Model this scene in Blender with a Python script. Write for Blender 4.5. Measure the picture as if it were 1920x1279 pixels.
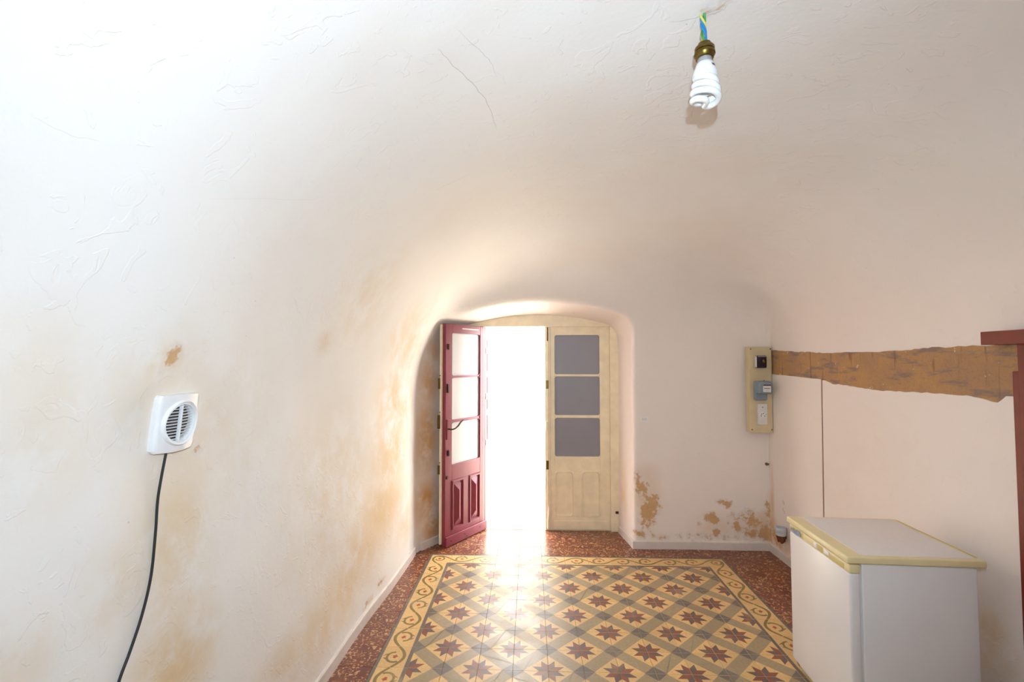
import bpy, bmesh, math, random
import numpy as np
from mathutils import Vector, Matrix

for o in list(bpy.data.objects):
    bpy.data.objects.remove(o)
sc = bpy.context.scene
COL = sc.collection
R = math.radians

# ------------------------------------------------------------------ camera
cam_d = bpy.data.cameras.new('camera')
cam_d.sensor_width = 36.0
cam_d.lens = 36.0 * 900 / 1920
cam_d.clip_start = 0.02
cam = bpy.data.objects.new('camera', cam_d)
cam.location = (0, 0, 1.75)
cam.rotation_euler = (R(90) + math.atan(36 / 900.), 0, math.atan(34 / 900.))
COL.objects.link(cam)
sc.camera = cam

# ------------------------------------------------------------------ light
sc.view_settings.view_transform = 'Standard'
sc.view_settings.look = 'None'
sc.view_settings.gamma = 1
sc.view_settings.use_curve_mapping = False
sc.view_settings.exposure = 1.02

sc.cycles.diffuse_bounces = 6          # light keeps bouncing between the white vault and the floor
sc.cycles.max_bounces = 12
SKY = 8.2
w = bpy.data.worlds.new('overcast_sky')
sc.world = w
w.use_nodes = True
bg = w.node_tree.nodes['Background']
bg.inputs[0].default_value = (.95,.97,1.0, 1)
bg.inputs[1].default_value = SKY

# daylight enters through the open door leaf: a sampling portal only
pd = bpy.data.lights.new('door_daylight', 'AREA')
pd.shape = 'RECTANGLE'
pd.size = 0.64
pd.size_y = 2.1
pd.cycles.is_portal = True
po = bpy.data.objects.new('door_daylight', pd)
po.location = (-0.165, 5.07, 1.06)
po.rotation_euler = (R(-90), 0, 0)
COL.objects.link(po)

# the photographer's flash on top of the camera, its head turned up
fd = bpy.data.lights.new('camera_flash', 'SPOT')
fd.energy = 75
fd.color = (.70,.87,1.0)
fd.spot_size = R(150)
fd.spot_blend = 1.0
fd.shadow_soft_size = 0.008
fo = bpy.data.objects.new('camera_flash', fd)
fo.location = (0.042, 0.0, 1.93)
fo.rotation_euler = (R(90 + (-2)), 0, R(6))
COL.objects.link(fo)

# ------------------------------------------------------------------ helpers
def set_props(o, label=None, cat=None, group=None, kind=None):
    if label: o['label'] = label
    if cat: o['category'] = cat
    if group: o['group'] = group
    if kind: o['kind'] = kind
    return o


class Geo:
    """collects shapes for one mesh"""
    def __init__(self):
        self.v, self.f, self.m = [], [], []

    def add(self, v, f, m=0):
        n = len(self.v)
        self.v += [tuple(p) for p in v]
        self.f += [tuple(i + n for i in q) for q in f]
        self.m += [m] * len(f)
        return self

    def box(self, lo, hi, bev=0.0, m=0, seg=2):
        bm = bmesh.new()
        bmesh.ops.create_cube(bm, size=1)
        for v in bm.verts:
            v.co = Vector([lo[i] + (v.co[i] + .5) * (hi[i] - lo[i]) for i in range(3)])
        if bev > 0:
            bmesh.ops.bevel(bm, geom=bm.edges[:], offset=bev, segments=seg, profile=.5, affect='EDGES')
        bm.verts.index_update()
        self.add([v.co[:] for v in bm.verts], [[v.index for v in f.verts] for f in bm.faces], m)
        bm.free()
        return self

    def tube(self, pts, r, n=8, m=0, cap=True):
        pts = [Vector(p) for p in pts]
        rr = r if isinstance(r, (list, tuple)) else [r] * len(pts)
        vs, fs = [], []
        prev = None
        for i, p in enumerate(pts):
            a = pts[max(i - 1, 0)]
            b = pts[min(i + 1, len(pts) - 1)]
            t = (b - a).normalized()
            if prev is None:
                u = t.orthogonal().normalized()
            else:
                u = (prev - t * prev.dot(t)).normalized()
            prev = u
            q = t.cross(u)
            for k in range(n):
                an = 2 * math.pi * k / n
                vs.append(p + (u * math.cos(an) + q * math.sin(an)) * rr[i])
        for i in range(len(pts) - 1):
            for k in range(n):
                k2 = (k + 1) % n
                fs.append((i * n + k, i * n + k2, (i + 1) * n + k2, (i + 1) * n + k))
        if cap:
            fs.append(tuple(range(n - 1, -1, -1)))
            fs.append(tuple((len(pts) - 1) * n + k for k in range(n)))
        return self.add(vs, fs, m)

    def lathe(self, prof, n=24, m=0, origin=(0, 0, 0), axis='Z'):
        vs, fs = [], []
        for (r, z) in prof:
            for k in range(n):
                a = 2 * math.pi * k / n
                p = (r * math.cos(a), r * math.sin(a), z)
                if axis == 'Y': p = (p[0], p[2], p[1])
                if axis == 'X': p = (p[2], p[0], p[1])
                vs.append((p[0] + origin[0], p[1] + origin[1], p[2] + origin[2]))
        for i in range(len(prof) - 1):
            for k in range(n):
                k2 = (k + 1) % n
                fs.append((i * n + k, i * n + k2, (i + 1) * n + k2, (i + 1) * n + k))
        fs.append(tuple(range(n - 1, -1, -1)))
        fs.append(tuple((len(prof) - 1) * n + k for k in range(n)))
        return self.add(vs, fs, m)

    def prism(self, poly, fn, h0, h1, m=0):
        """poly: 2-D outline; fn(u, v, h) -> 3-D point"""
        n = len(poly)
        vs = [fn(u, v, h0) for u, v in poly] + [fn(u, v, h1) for u, v in poly]
        fs = [tuple(range(n - 1, -1, -1)), tuple(range(n, 2 * n))]
        fs += [(i, (i + 1) % n, n + (i + 1) % n, n + i) for i in range(n)]
        return self.add(vs, fs, m)


def obj(name, geo, mats, parent=None, smooth=False, loc=None, rot=None, fixn=True):
    me = bpy.data.meshes.new(name)
    me.from_pydata(geo.v, [], geo.f)
    if not isinstance(mats, (list, tuple)): mats = [mats]
    for mt in mats: me.materials.append(mt)
    me.polygons.foreach_set('material_index', geo.m)
    if fixn:
        bm = bmesh.new()
        bm.from_mesh(me)
        bmesh.ops.recalc_face_normals(bm, faces=bm.faces[:])
        bm.to_mesh(me)
        bm.free()
    if smooth:
        me.polygons.foreach_set('use_smooth', [True] * len(me.polygons))
        me.set_sharp_from_angle(angle=R(40))
    me.update()
    o = bpy.data.objects.new(name, me)
    COL.objects.link(o)
    if parent: o.parent = parent
    if loc is not None: o.location = loc
    if rot is not None: o.rotation_euler = rot
    return o


def empty(name, loc=(0, 0, 0), rot=(0, 0, 0), parent=None):
    o = bpy.data.objects.new(name, None)
    o.empty_display_size = .1
    o.location = loc
    o.rotation_euler = rot
    COL.objects.link(o)
    if parent: o.parent = parent
    return o


def srgb(r, g, b):
    def c(x):
        x /= 255.
        return x / 12.92 if x <= .04045 else ((x + .055) / 1.055) ** 2.4
    return (c(r), c(g), c(b), 1)


class NT:
    def __init__(self, name):
        self.mat = bpy.data.materials.new(name)
        self.mat.use_nodes = True
        self.t = self.mat.node_tree
        self.b = self.t.nodes['Principled BSDF']

    def n(self, kind, **kw):
        nd = self.t.nodes.new('ShaderNode' + kind)
        for k, v in kw.items():
            if k.startswith('i_'):
                nd.inputs[k[2:].replace('_', ' ')].default_value = v
            else:
                setattr(nd, k, v)
        return nd

    def l(self, a, b):
        self.t.links.new(a, b)

    def noise(self, scale, detail=4, rough=.55, vec=None, dist=0.0):
        nd = self.n('TexNoise')
        nd.inputs['Scale'].default_value = scale
        nd.inputs['Detail'].default_value = detail
        nd.inputs['Roughness'].default_value = rough
        nd.inputs['Distortion'].default_value = dist
        if vec is not None: self.l(vec, nd.inputs['Vector'])
        return nd.outputs[0]

    def math(self, op, a, b=None, c=None, clamp=False):
        nd = self.n('Math', operation=op, use_clamp=clamp)
        for i, x in enumerate((a, b, c)):
            if x is None: continue
            if isinstance(x, (int, float)): nd.inputs[i].default_value = x
            else: self.l(x, nd.inputs[i])
        return nd.outputs[0]

    def ramp(self, fac, lo, hi, v0=0.0, v1=1.0):
        nd = self.n('MapRange', interpolation_type='SMOOTHSTEP')
        self.l(fac, nd.inputs[0])
        for i, x in enumerate((lo, hi, v0, v1)): nd.inputs[i + 1].default_value = x
        return nd.outputs[0]

    def mix(self, fac, a, b, blend='MIX'):
        nd = self.n('Mix', data_type='RGBA', blend_type=blend)
        if isinstance(fac, (int, float)): nd.inputs[0].default_value = fac
        else: self.l(fac, nd.inputs[0])
        for s, x in ((6, a), (7, b)):
            if isinstance(x, (tuple, list)): nd.inputs[s].default_value = x
            else: self.l(x, nd.inputs[s])
        return nd.outputs[2]

    def bump(self, h, strength=.3, dist=.01, prev=None):
        nd = self.n('Bump')
        nd.inputs['Strength'].default_value = strength
        nd.inputs['Distance'].default_value = dist
        self.l(h, nd.inputs['Height'])
        if prev is not None: self.l(prev, nd.inputs['Normal'])
        return nd.outputs[0]


def simple(name, col, rough=.5, spec=.5, metal=0, var=.06, scale=30, bump=0.0, bscale=200, rnd=0.0):
    m = NT(name)
    tc = m.n('TexCoord').outputs['Object']
    nz = m.noise(scale, 4, .6, tc)
    v = m.ramp(nz, .25, .75, 1 - var, 1 + var)
    if rnd:
        oi = m.n('ObjectInfo').outputs['Random']
        v = m.math('MULTIPLY', v, m.math('MULTIPLY_ADD', oi, 2 * rnd, 1 - rnd))
    vm = m.n('VectorMath', operation='SCALE')
    vm.inputs[0].default_value = col[:3]
    m.l(v, vm.inputs['Scale'])
    m.l(vm.outputs[0], m.b.inputs['Base Color'])
    m.b.inputs['Roughness'].default_value = rough
    m.b.inputs['Specular IOR Level'].default_value = spec
    m.b.inputs['Metallic'].default_value = metal
    if bump:
        m.l(m.bump(m.noise(bscale, 3, .6, tc), bump, .002), m.b.inputs['Normal'])
    return m.mat


# ------------------------------------------------------------------ materials
PAINT = (0.89, 0.875, 0.86, 1)

def plaster():
    m = NT('lime_washed_plaster')
    g = m.n('NewGeometry').outputs['Position']
    def attr(nm):
        return m.n('Attribute', attribute_name=nm).outputs['Fac']
    big = m.noise(1.6, 3, .55, g)
    mid = m.noise(7, 4, .65, g)
    fine = m.noise(38, 3, .65, g)
    col = m.mix(m.ramp(big, .35, .7), PAINT, (0.875, 0.845, 0.82, 1))
    col = m.mix(attr('pink_light'), col, (0.90, 0.815, 0.755, 1))          # pinkish paint plus warm ambient light painted into the end and right walls
    # ochre wash soaking through
    st = attr('stain')
    sf = m.math('MULTIPLY', st, m.ramp(m.math('ADD', m.math('MULTIPLY', mid, .6), m.math('MULTIPLY', big, .5)), .36, .66), clamp=True)
    col = m.mix(sf, col, (0.74, 0.52, 0.24, 1))
    # damp brown
    df = m.math('MULTIPLY', attr('damp'), m.ramp(mid, .22, .60, .45, 1), clamp=True)
    col = m.mix(df, col, (0.60, 0.34, 0.14, 1))
    # bare grey-white filler under lost paint, then bare tan render
    pe = attr('peel')
    blot = m.noise(17, 3, .7, g)
    pn = m.math('ADD', pe, m.math('MULTIPLY_ADD', m.math('ADD', m.math('MULTIPLY', mid, .4), m.math('MULTIPLY', blot, .6)), 2.6, -1.3))
    gate = m.ramp(pe, .03, .16)
    halo = m.math('MULTIPLY', gate, m.ramp(pn, .14, .26))
    core = m.math('MULTIPLY', gate, m.ramp(pn, .34, .62))
    col = m.mix(m.math('MULTIPLY', halo, .55), col, (0.78, 0.72, 0.66, 1))
    col = m.mix(core, col, m.mix(fine, (0.70, 0.46, 0.25, 1), (0.58, 0.34, 0.16, 1)))
    # specks
    sp = m.n('TexVoronoi', feature='F1')
    sp.inputs['Scale'].default_value = 5.5
    m.l(g, sp.inputs['Vector'])
    speck = m.ramp(sp.outputs['Distance'], .012, .02, 1, 0)
    col = m.mix(m.math('MULTIPLY', speck, .45), col, (0.42, 0.36, 0.30, 1))
    m.l(col, m.b.inputs['Base Color'])
    m.b.inputs['Roughness'].default_value = .55
    m.b.inputs['Specular IOR Level'].default_value = .35
    # trowel marks: stretched noise, and flaking ridges
    mp = m.n('Mapping')
    mp.inputs['Rotation'].default_value = (0, 0, R(20))
    mp.inputs['Scale'].default_value = (4, 9, 9)
    m.l(g, mp.inputs['Vector'])
    tr = m.noise(1.0, 3, .6, mp.outputs[0], .5)
    rid = m.n('TexNoise')
    rid.inputs['Scale'].default_value = 9
    rid.inputs['Detail'].default_value = 3
    rid.inputs['Distortion'].default_value = 1.5
    m.l(g, rid.inputs['Vector'])
    flake = m.ramp(rid.outputs[0], .60, .63)
    h = m.math('ADD', m.math('MULTIPLY', tr, .35), m.math('MULTIPLY', fine, .22))
    h = m.math('ADD', h, m.math('MULTIPLY', flake, .22))
    m.l(m.bump(h, .38, .010), m.b.inputs['Normal'])
    return m.mat

M = {}
M['plaster'] = plaster()
M['cream'] = simple('cream_door_paint', srgb(246, 232, 200), .38, .5, var=.07, scale=9, bump=.15, bscale=60)
M['burgundy'] = simple('burgundy_door_paint', srgb(134, 54, 68), .35, .5, var=.10, scale=12, bump=.15, bscale=60)
M['redframe'] = simple('oxblood_frame_paint', srgb(126, 52, 38), .45, .4, var=.10, scale=12, bump=.2, bscale=50)
M['white_skirt'] = simple('white_skirting_paint', srgb(222, 212, 204), .45, .4, var=.05, scale=14)
M['white_plastic'] = simple('white_plastic', srgb(238, 238, 240), .3, .5, var=.02)
M['fridge_white'] = simple('fridge_enamel', srgb(230, 227, 227), .32, .5, var=.015, scale=3)
M['fridge_top'] = simple('fridge_laminate', srgb(230, 224, 222), .4, .5, var=.03, scale=60)
M['ecru'] = simple('yellowed_plastic', srgb(232, 216, 168), .35, .5, var=.05, scale=8)
M['ecru_dark'] = simple('yellowed_plastic_recess', srgb(206, 186, 120), .4, .4, var=.05, scale=8)
M['brass'] = simple('old_brass', srgb(120, 98, 52), .35, .5, 1.0, var=.25, scale=40)
M['iron'] = simple('dark_iron', srgb(70, 58, 52), .45, .5, .8, var=.2, scale=60)
M['black'] = simple('black_rubber', srgb(46, 46, 48), .45, .4, var=.05)
M['dark'] = simple('dark_bakelite', srgb(46, 32, 44), .25, .5, var=.05)
M['grey_plastic'] = simple('meter_grey', srgb(132, 144, 154), .3, .5, var=.04)
M['plate'] = simple('pale_plate', srgb(226, 222, 214), .35, .5, var=.03)
M['ink'] = simple('dark_print', srgb(60, 60, 62), .5, .3, var=.02)
M['board'] = simple('board_cream_paint', srgb(214, 196, 158), .45, .4, var=.06, scale=8, bump=.1, bscale=80)
M['fan_dark'] = simple('fan_shade_grey', srgb(88, 84, 82), .7, .2, var=.35, scale=30)  # darkened grey stands in for the shade inside the duct behind the slats
M['blue'] = simple('blue_wire', srgb(40, 130, 190), .35, .5, var=.05)
M['green'] = simple('green_wire', srgb(60, 150, 70), .35, .5, var=.05)
M['yellow'] = simple('yellow_wire', srgb(222, 210, 90), .35, .5, var=.05)
M['grey_collar'] = simple('grey_collar', srgb(170, 168, 172), .3, .5, .3, var=.05)
M['grout'] = simple('dark_grout', srgb(98, 76, 58), .9, .1, var=.2, scale=20)
M['rust'] = simple('rusty_batten', srgb(140, 84, 50), .8, .2, var=.25, scale=60)
M['blue_tape'] = simple('blue_tape', srgb(150, 165, 200), .25, .5, var=.35, scale=90)
M['limestone'] = simple('pale_limestone', srgb(224, 214, 196), .85, .2, var=.08, scale=4)
M['pipe_grey'] = simple('pale_grey_plastic', srgb(196, 200, 206), .35, .5, var=.06)
M['brown_clay'] = simple('brown_clay', srgb(112, 64, 44), .8, .2, var=.2, scale=60)
M['crack'] = simple('crack_shadow', srgb(196, 191, 186), .9, .1, var=.2, scale=60)

def tile_mat(name, col, rough=.4):
    m = NT(name)
    tc = m.n('NewGeometry').outputs['Position']
    oi = m.n('ObjectInfo').outputs['Random']
    a = m.noise(5, 5, .6, tc)
    b = m.noise(60, 4, .6, tc)
    c = m.mix(m.ramp(b, .3, .7), col, tuple(x * .86 for x in col[:3]) + (1,))
    c = m.mix(m.ramp(a, .52, .75, 0, .35), c, srgb(196, 176, 140))      # worn, dusty patches
    v = m.math('MULTIPLY_ADD', oi, .16, .92)
    vm = m.n('VectorMath', operation='SCALE')
    m.l(c, vm.inputs[0])
    m.l(v, vm.inputs['Scale'])
    m.l(vm.outputs[0], m.b.inputs['Base Color'])
    m.l(m.ramp(a, .3, .7, rough - .04, rough + .1), m.b.inputs['Roughness'])
    m.b.inputs['Specular IOR Level'].default_value = .5
    m.l(m.bump(m.noise(14, 3, .5, tc), .12, .004), m.b.inputs['Normal'])
    return m.mat

M['t_ground'] = tile_mat('tile_ochre_ground', srgb(224, 184, 122))
M['t_band'] = tile_mat('tile_olive_band', srgb(166, 146, 112))
M['t_cross'] = tile_mat('tile_slate_crossing', srgb(116, 106, 98))
M['t_red'] = tile_mat('tile_red_point', srgb(142, 84, 64))
M['t_grey'] = tile_mat('tile_grey_point', srgb(112, 90, 84))
M['t_line'] = tile_mat('tile_slate_edge', srgb(112, 102, 92))
M['t_scroll'] = tile_mat('tile_green_scroll', srgb(138, 116, 66))
M['t_flower'] = tile_mat('tile_red_flower', srgb(176, 82, 46))

def fleck():
    m = NT('tile_flecked_brown')
    tc = m.n('NewGeometry').outputs['Position']
    oi = m.n('ObjectInfo').outputs['Random']
    off = m.n('VectorMath', operation='ADD')
    m.l(tc, off.inputs[0])
    cx = m.n('CombineXYZ')
    m.l(m.math('MULTIPLY', oi, 7.0), cx.inputs[2])
    m.l(cx.outputs[0], off.inputs[1])
    a = m.noise(34, 3, .55, off.outputs[0], 1.6)
    b = m.noise(9, 4, .6, tc)
    f = m.ramp(a, .55, .60)
    c = m.mix(m.ramp(b, .3, .7), srgb(126, 66, 42), srgb(104, 50, 38))
    c = m.mix(m.math('MULTIPLY', f, .8), c, srgb(214, 166, 110))
    m.l(c, m.b.inputs['Base Color'])
    m.b.inputs['Roughness'].default_value = .28
    m.l(m.bump(a, .18, .003), m.b.inputs['Normal'])
    return m.mat
M['t_fleck'] = fleck()

def frosted(name, col, rough, trans):
    m = NT(name)
    tc = m.n('TexCoord').outputs['Object']
    m.l(m.bump(m.noise(260, 3, .6, tc), .25, .001), m.b.inputs['Normal'])
    c = m.mix(m.ramp(m.noise(3, 3, .5, tc), .3, .7), col, tuple(x * .93 for x in col[:3]) + (1,))
    m.l(c, m.b.inputs['Base Color'])
    m.b.inputs['Roughness'].default_value = rough
    m.b.inputs['Transmission Weight'].default_value = trans
    m.b.inputs['IOR'].default_value = 1.5
    return m.mat
M['pane_white'] = frosted('white_frosted_glass', (.86, .86, .84, 1), .22, .25)
M['pane_grey'] = frosted('grey_frosted_glass', srgb(160, 160, 170), .38, .15)

def bare_strip():
    m = NT('bare_earth_render')
    tc = m.n('NewGeometry').outputs['Position']
    a = m.noise(5, 5, .6, tc)
    mp = m.n('Mapping')
    mp.inputs['Scale'].default_value = (4, 3, 14)
    m.l(tc, mp.inputs['Vector'])
    s = m.noise(1.5, 5, .6, mp.outputs[0])
    f = m.noise(120, 4, .7, tc)
    c = m.mix(m.ramp(a, .35, .65), srgb(176, 138, 104), srgb(190, 148, 98))
    c = m.mix(m.ramp(s, .52, .64, 0, .85), c, srgb(140, 120, 112))
    mp2 = m.n('Mapping')
    mp2.inputs['Scale'].default_value = (4, 12, 1.5)
    m.l(tc, mp2.inputs['Vector'])
    c = m.mix(m.ramp(m.noise(1.6, 3, .5, mp2.outputs[0]), .62, .70, 0, .55), c, srgb(120, 82, 62))
    c = m.mix(m.ramp(f, .45, .75, 0, .35), c, srgb(120, 84, 50))
    c = m.mix(m.ramp(m.noise(26, 2, .5, tc), .73, .75), c, srgb(216, 196, 170))
    m.l(c, m.b.inputs['Base Color'])
    m.b.inputs['Roughness'].default_value = .9
    m.l(m.bump(m.math('ADD', f, a), .5, .004), m.b.inputs['Normal'])
    return m.mat
M['bare'] = bare_strip()

# ------------------------------------------------------------------ the vaulted plaster shell
# FIELD-BEGIN
XR = 2.22
YB = 4.58
APEX = 2.83
def smax(a, b, k):
    h = np.clip(.5 + .5 * (a - b) / k, 0, 1)
    return b * (1 - h) + a * h + k * h * (1 - h)
def smin(a, b, k):
    return -smax(-a, -b, k)
def xleft(Y):
    return -1.035 - .0535 * (4.4 - Y)
def sstep(x, a, b):
    t = np.clip((x - a) / (b - a), 0, 1)
    return t * t * (3 - 2 * t)
def field(X, Y, Z):
    """< 0 inside the room"""
    t = sstep(X, -.5, 1.7)
    z0 = 1.30 + .50 * t
    nb = 2.3
    b = APEX - z0
    a = np.where(X < .58, .58 - xleft(Y), XR - .58)
    u = np.abs(X - .58) / a
    wv = np.maximum(Z - z0, 0) / b
    r = (u ** nb + wv ** nb + 1e-9) ** (1 / nb)
    g = np.sqrt(((u / r) ** (nb - 1) / a) ** 2 + ((wv / r) ** (nb - 1) / b) ** 2) + 1e-3
    barrel = (r - 1) / np.maximum(g, .35)
    n = 3.4
    A = np.maximum(Y - 1.2, 0) / (YB - 1.2)
    ze = 1.70
    B = np.maximum(Z - ze, 0) / (APEX + .02 - ze)
    S = (A ** n + B ** n + 1e-9) ** (1 / n)
    ga = (A / S) ** (n - 1) / (YB - 1.2)
    gb = (B / S) ** (n - 1) / (APEX + .02 - ze)
    end = (S - 1) / np.maximum(np.sqrt(ga * ga + gb * gb), .2)
    low = sstep(Z, 1.7, 2.4)
    main = smax(barrel, end, .03 + .24 * low)
    main = smax(main, -1.6 - Y, .05)
    # plaster unevenness, less on the flat right-hand wall
    wgt = .25 + .75 * np.clip(1 - sstep(X, 1.6, 2.1) * (1 - sstep(Z, 1.8, 2.3)), 0, 1)
    und = (np.sin(3.1 * X + 1.7 * Y + 2.3 * Z) * np.sin(2.3 * Y - 1.3 * X + 1.1) * .010
           + np.sin(6.3 * Y + 2.1 * Z + .6) * np.sin(5.2 * Z + 4.1 * X + 2.0) * .005
           + np.sin(14.1 * X + 9 * Y) * np.sin(12.3 * Z + 7.7 * Y + 1.0) * .0016)
    main = main + und * wgt
    # door recess: arched soffit and right reveal
    ar = 2.285 - .155 * ((X - .08) / .9) ** 2 - .15 * (Y - YB)
    side = X - (.967 - .15 * (Y - YB))
    nic = smax(Z - ar, side, .14)
    nic = smax(nic, Y - 5.3, .02)
    nic = smax(nic, 4.2 - Y, .02)
    nic = smax(nic, barrel, .03) + und * .35
    f = smin(main, nic, .045)
    # splayed left reveal
    spl = (X + 1.05) * -.832 + (Y - 4.40) * .555
    return smax(f, spl + und * .5, .05)
# FIELD-END

def grad(p):
    e = .004
    x, y, z = p[:, 0], p[:, 1], p[:, 2]
    g = np.stack([field(x + e, y, z) - field(x - e, y, z),
                  field(x, y + e, z) - field(x, y - e, z),
                  field(x, y, z + e) - field(x, y, z - e)], 1) / (2 * e)
    return g

def snap(pts, off=0.0):
    """push points onto the plaster surface, off metres towards the room; returns points and outward normals"""
    p = np.array(pts, float).reshape(-1, 3)
    for _ in range(6):
        g = grad(p)
        f = field(p[:, 0], p[:, 1], p[:, 2])
        p = p - g * (f / np.maximum((g * g).sum(1), 1e-4))[:, None]
    g = grad(p)
    g /= np.linalg.norm(g, axis=1)[:, None]
    return p - g * off, g

def surface_nets(lo, hi, h):
    ax = [np.arange(lo[i], hi[i] + h * .5, h) for i in range(3)]
    F = np.empty([len(a) for a in ax], np.float32)
    Yg, Zg = np.meshgrid(ax[1], ax[2], indexing='ij')
    for i, x in enumerate(ax[0]):
        F[i] = field(np.full_like(Yg, x), Yg, Zg)
    neg = F < 0
    c = np.zeros([n - 1 for n in F.shape], np.uint8)
    offs = [(i, j, k) for i in (0, 1) for j in (0, 1) for k in (0, 1)]
    sh = c.shape
    for (i, j, k) in offs:
        c += neg[i:i + sh[0], j:j + sh[1], k:k + sh[2]]
    act = np.argwhere((c > 0) & (c < 8))
    vid = np.full(sh, -1, np.int32)
    vid[act[:, 0], act[:, 1], act[:, 2]] = np.arange(len(act))
    pos = np.zeros((len(act), 3))
    cnt = np.zeros(len(act))
    val = {o: F[act[:, 0] + o[0], act[:, 1] + o[1], act[:, 2] + o[2]] for o in offs}
    for o in offs:
        for d in range(3):
            if o[d]: continue
            q = list(o); q[d] = 1; q = tuple(q)
            a, b = val[o], val[q]
            s = (a < 0) != (b < 0)
            t = np.where(s, a / np.where(s, a - b, 1), 0)
            for e in range(3):
                pos[:, e] += np.where(s, o[e] + (t if e == d else 0), 0)
            cnt += s
    pos = act + pos / cnt[:, None]
    pos = np.array(lo) + pos * h
    quads = []
    for d in range(3):
        sl0 = [slice(None)] * 3; sl1 = [slice(None)] * 3
        sl0[d] = slice(0, -1); sl1[d] = slice(1, None)
        n0, n1 = neg[tuple(sl0)], neg[tuple(sl1)]
        e = np.argwhere(n0 != n1)
        u, v = (d + 1) % 3, (d + 2) % 3
        ok = (e[:, u] > 0) & (e[:, v] > 0) & (e[:, u] < sh[u]) & (e[:, v] < sh[v])
        e = e[ok]
        inside = n0[e[:, 0], e[:, 1], e[:, 2]]
        def at(du, dv):
            q = e.copy(); q[:, u] += du; q[:, v] += dv
            return vid[q[:, 0], q[:, 1], q[:, 2]]
        Q = np.stack([at(-1, -1), at(0, -1), at(0, 0), at(-1, 0)], 1)
        Q[inside] = Q[inside][:, ::-1]          # normals face the room
        quads.append(Q)
    return pos, np.concatenate(quads)

SV, SQ = surface_nets((-1.6, -1.9, -.08), (2.5, 5.3, 3.0), .024)
for _ in range(2):
    g_ = grad(SV)
    f_ = field(SV[:, 0], SV[:, 1], SV[:, 2])
    st_ = g_ * (f_ / np.maximum((g_ * g_).sum(1), .05))[:, None]
    ln_ = np.linalg.norm(st_, axis=1)
    st_ *= np.minimum(1, .008 / np.maximum(ln_, 1e-9))[:, None]
    SV = SV - st_
SN = -grad(SV)
SN /= np.linalg.norm(SN, axis=1)[:, None] + 1e-9

# stains with a place of their own on the walls: (x, y, z, radius_y/x, radius_z, strength)
STAIN = [
    (-1.144, 1.483, 1.756, 0.07, 0.06, 0.90),
    (-1.154, 1.436, 1.726, 0.05, 0.03, 0.70),
    (-1.171, 1.482, 1.641, 0.25, 0.25, 0.35),
    (-1.178, 1.696, 1.511, 0.22, 0.20, 0.35),
    (-1.189, 1.610, 1.342, 0.25, 0.35, 0.35),
    (-1.186, 1.589, 1.171, 0.20, 0.30, 0.60),
    (-1.187, 1.597, 0.956, 0.20, 0.30, 0.45),
    (-1.187, 1.606, 0.742, 0.20, 0.20, 0.80),
    (-1.202, 1.399, 1.098, 0.15, 0.15, 0.40),
    (-1.173, 1.848, 1.325, 0.30, 0.35, 0.25),
    (-1.158, 1.882, 1.570, 0.30, 0.30, 0.20),
    (-1.195, 1.167, 1.584, 0.15, 0.25, 0.30),
    (-1.178, 1.094, 1.719, 0.15, 0.20, 0.20),
    (-1.217, 1.108, 1.046, 0.12, 0.12, 0.40),
    (-1.072, 3.780, 1.394, 0.50, 0.35, 0.85),
    (-1.064, 3.690, 1.034, 0.50, 0.35, 0.80),
    (-1.076, 3.540, 0.674, 0.60, 0.30, 0.80),
    (-1.096, 3.252, 0.547, 0.60, 0.25, 0.60),
    (-1.116, 2.933, 0.376, 0.50, 0.25, 0.55),
    (-1.119, 2.834, 1.041, 0.70, 0.50, 0.35),
    (-0.939, 2.738, 2.107, 0.40, 0.30, 0.35),
    (-1.005, 3.832, 1.860, 0.45, 0.40, 0.55),
    (-1.073, 2.475, 1.849, 0.10, 0.08, 0.40),
    (-1.122, 2.579, 0.316, 0.40, 0.20, 0.50),
    (-1.139, 2.272, 0.361, 0.30, 0.12, 0.40),
    (-1.049, 4.049, 0.388, 0.30, 0.20, 0.50),
    (2.221, 2.451, 0.455, 0.12, 0.18, 0.70),
    (2.219, 2.429, 0.319, 0.14, 0.20, 0.60),
    (2.222, 3.487, 0.801, 0.40, 0.25, 0.12),
    (2.223, 3.213, 1.149, 0.40, 0.30, 0.10),
    (0.918, 4.459, 2.319, 0.20, 0.12, 0.00),
    (0.926, 4.844, 0.408, 0.10, 0.30, 0.50),
    (1.097, 4.581, 0.434, 0.16, 0.20, 0.60),
    (2.094, 4.579, 0.227, 0.20, 0.12, 0.75),
    (2.222, 4.536, 0.412, 0.06, 0.30, 0.60),
    (1.705, 4.576, 0.223, 0.25, 0.12, 0.40),
    (1.093, 4.577, 0.117, 0.20, 0.06, 0.60),
]
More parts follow.
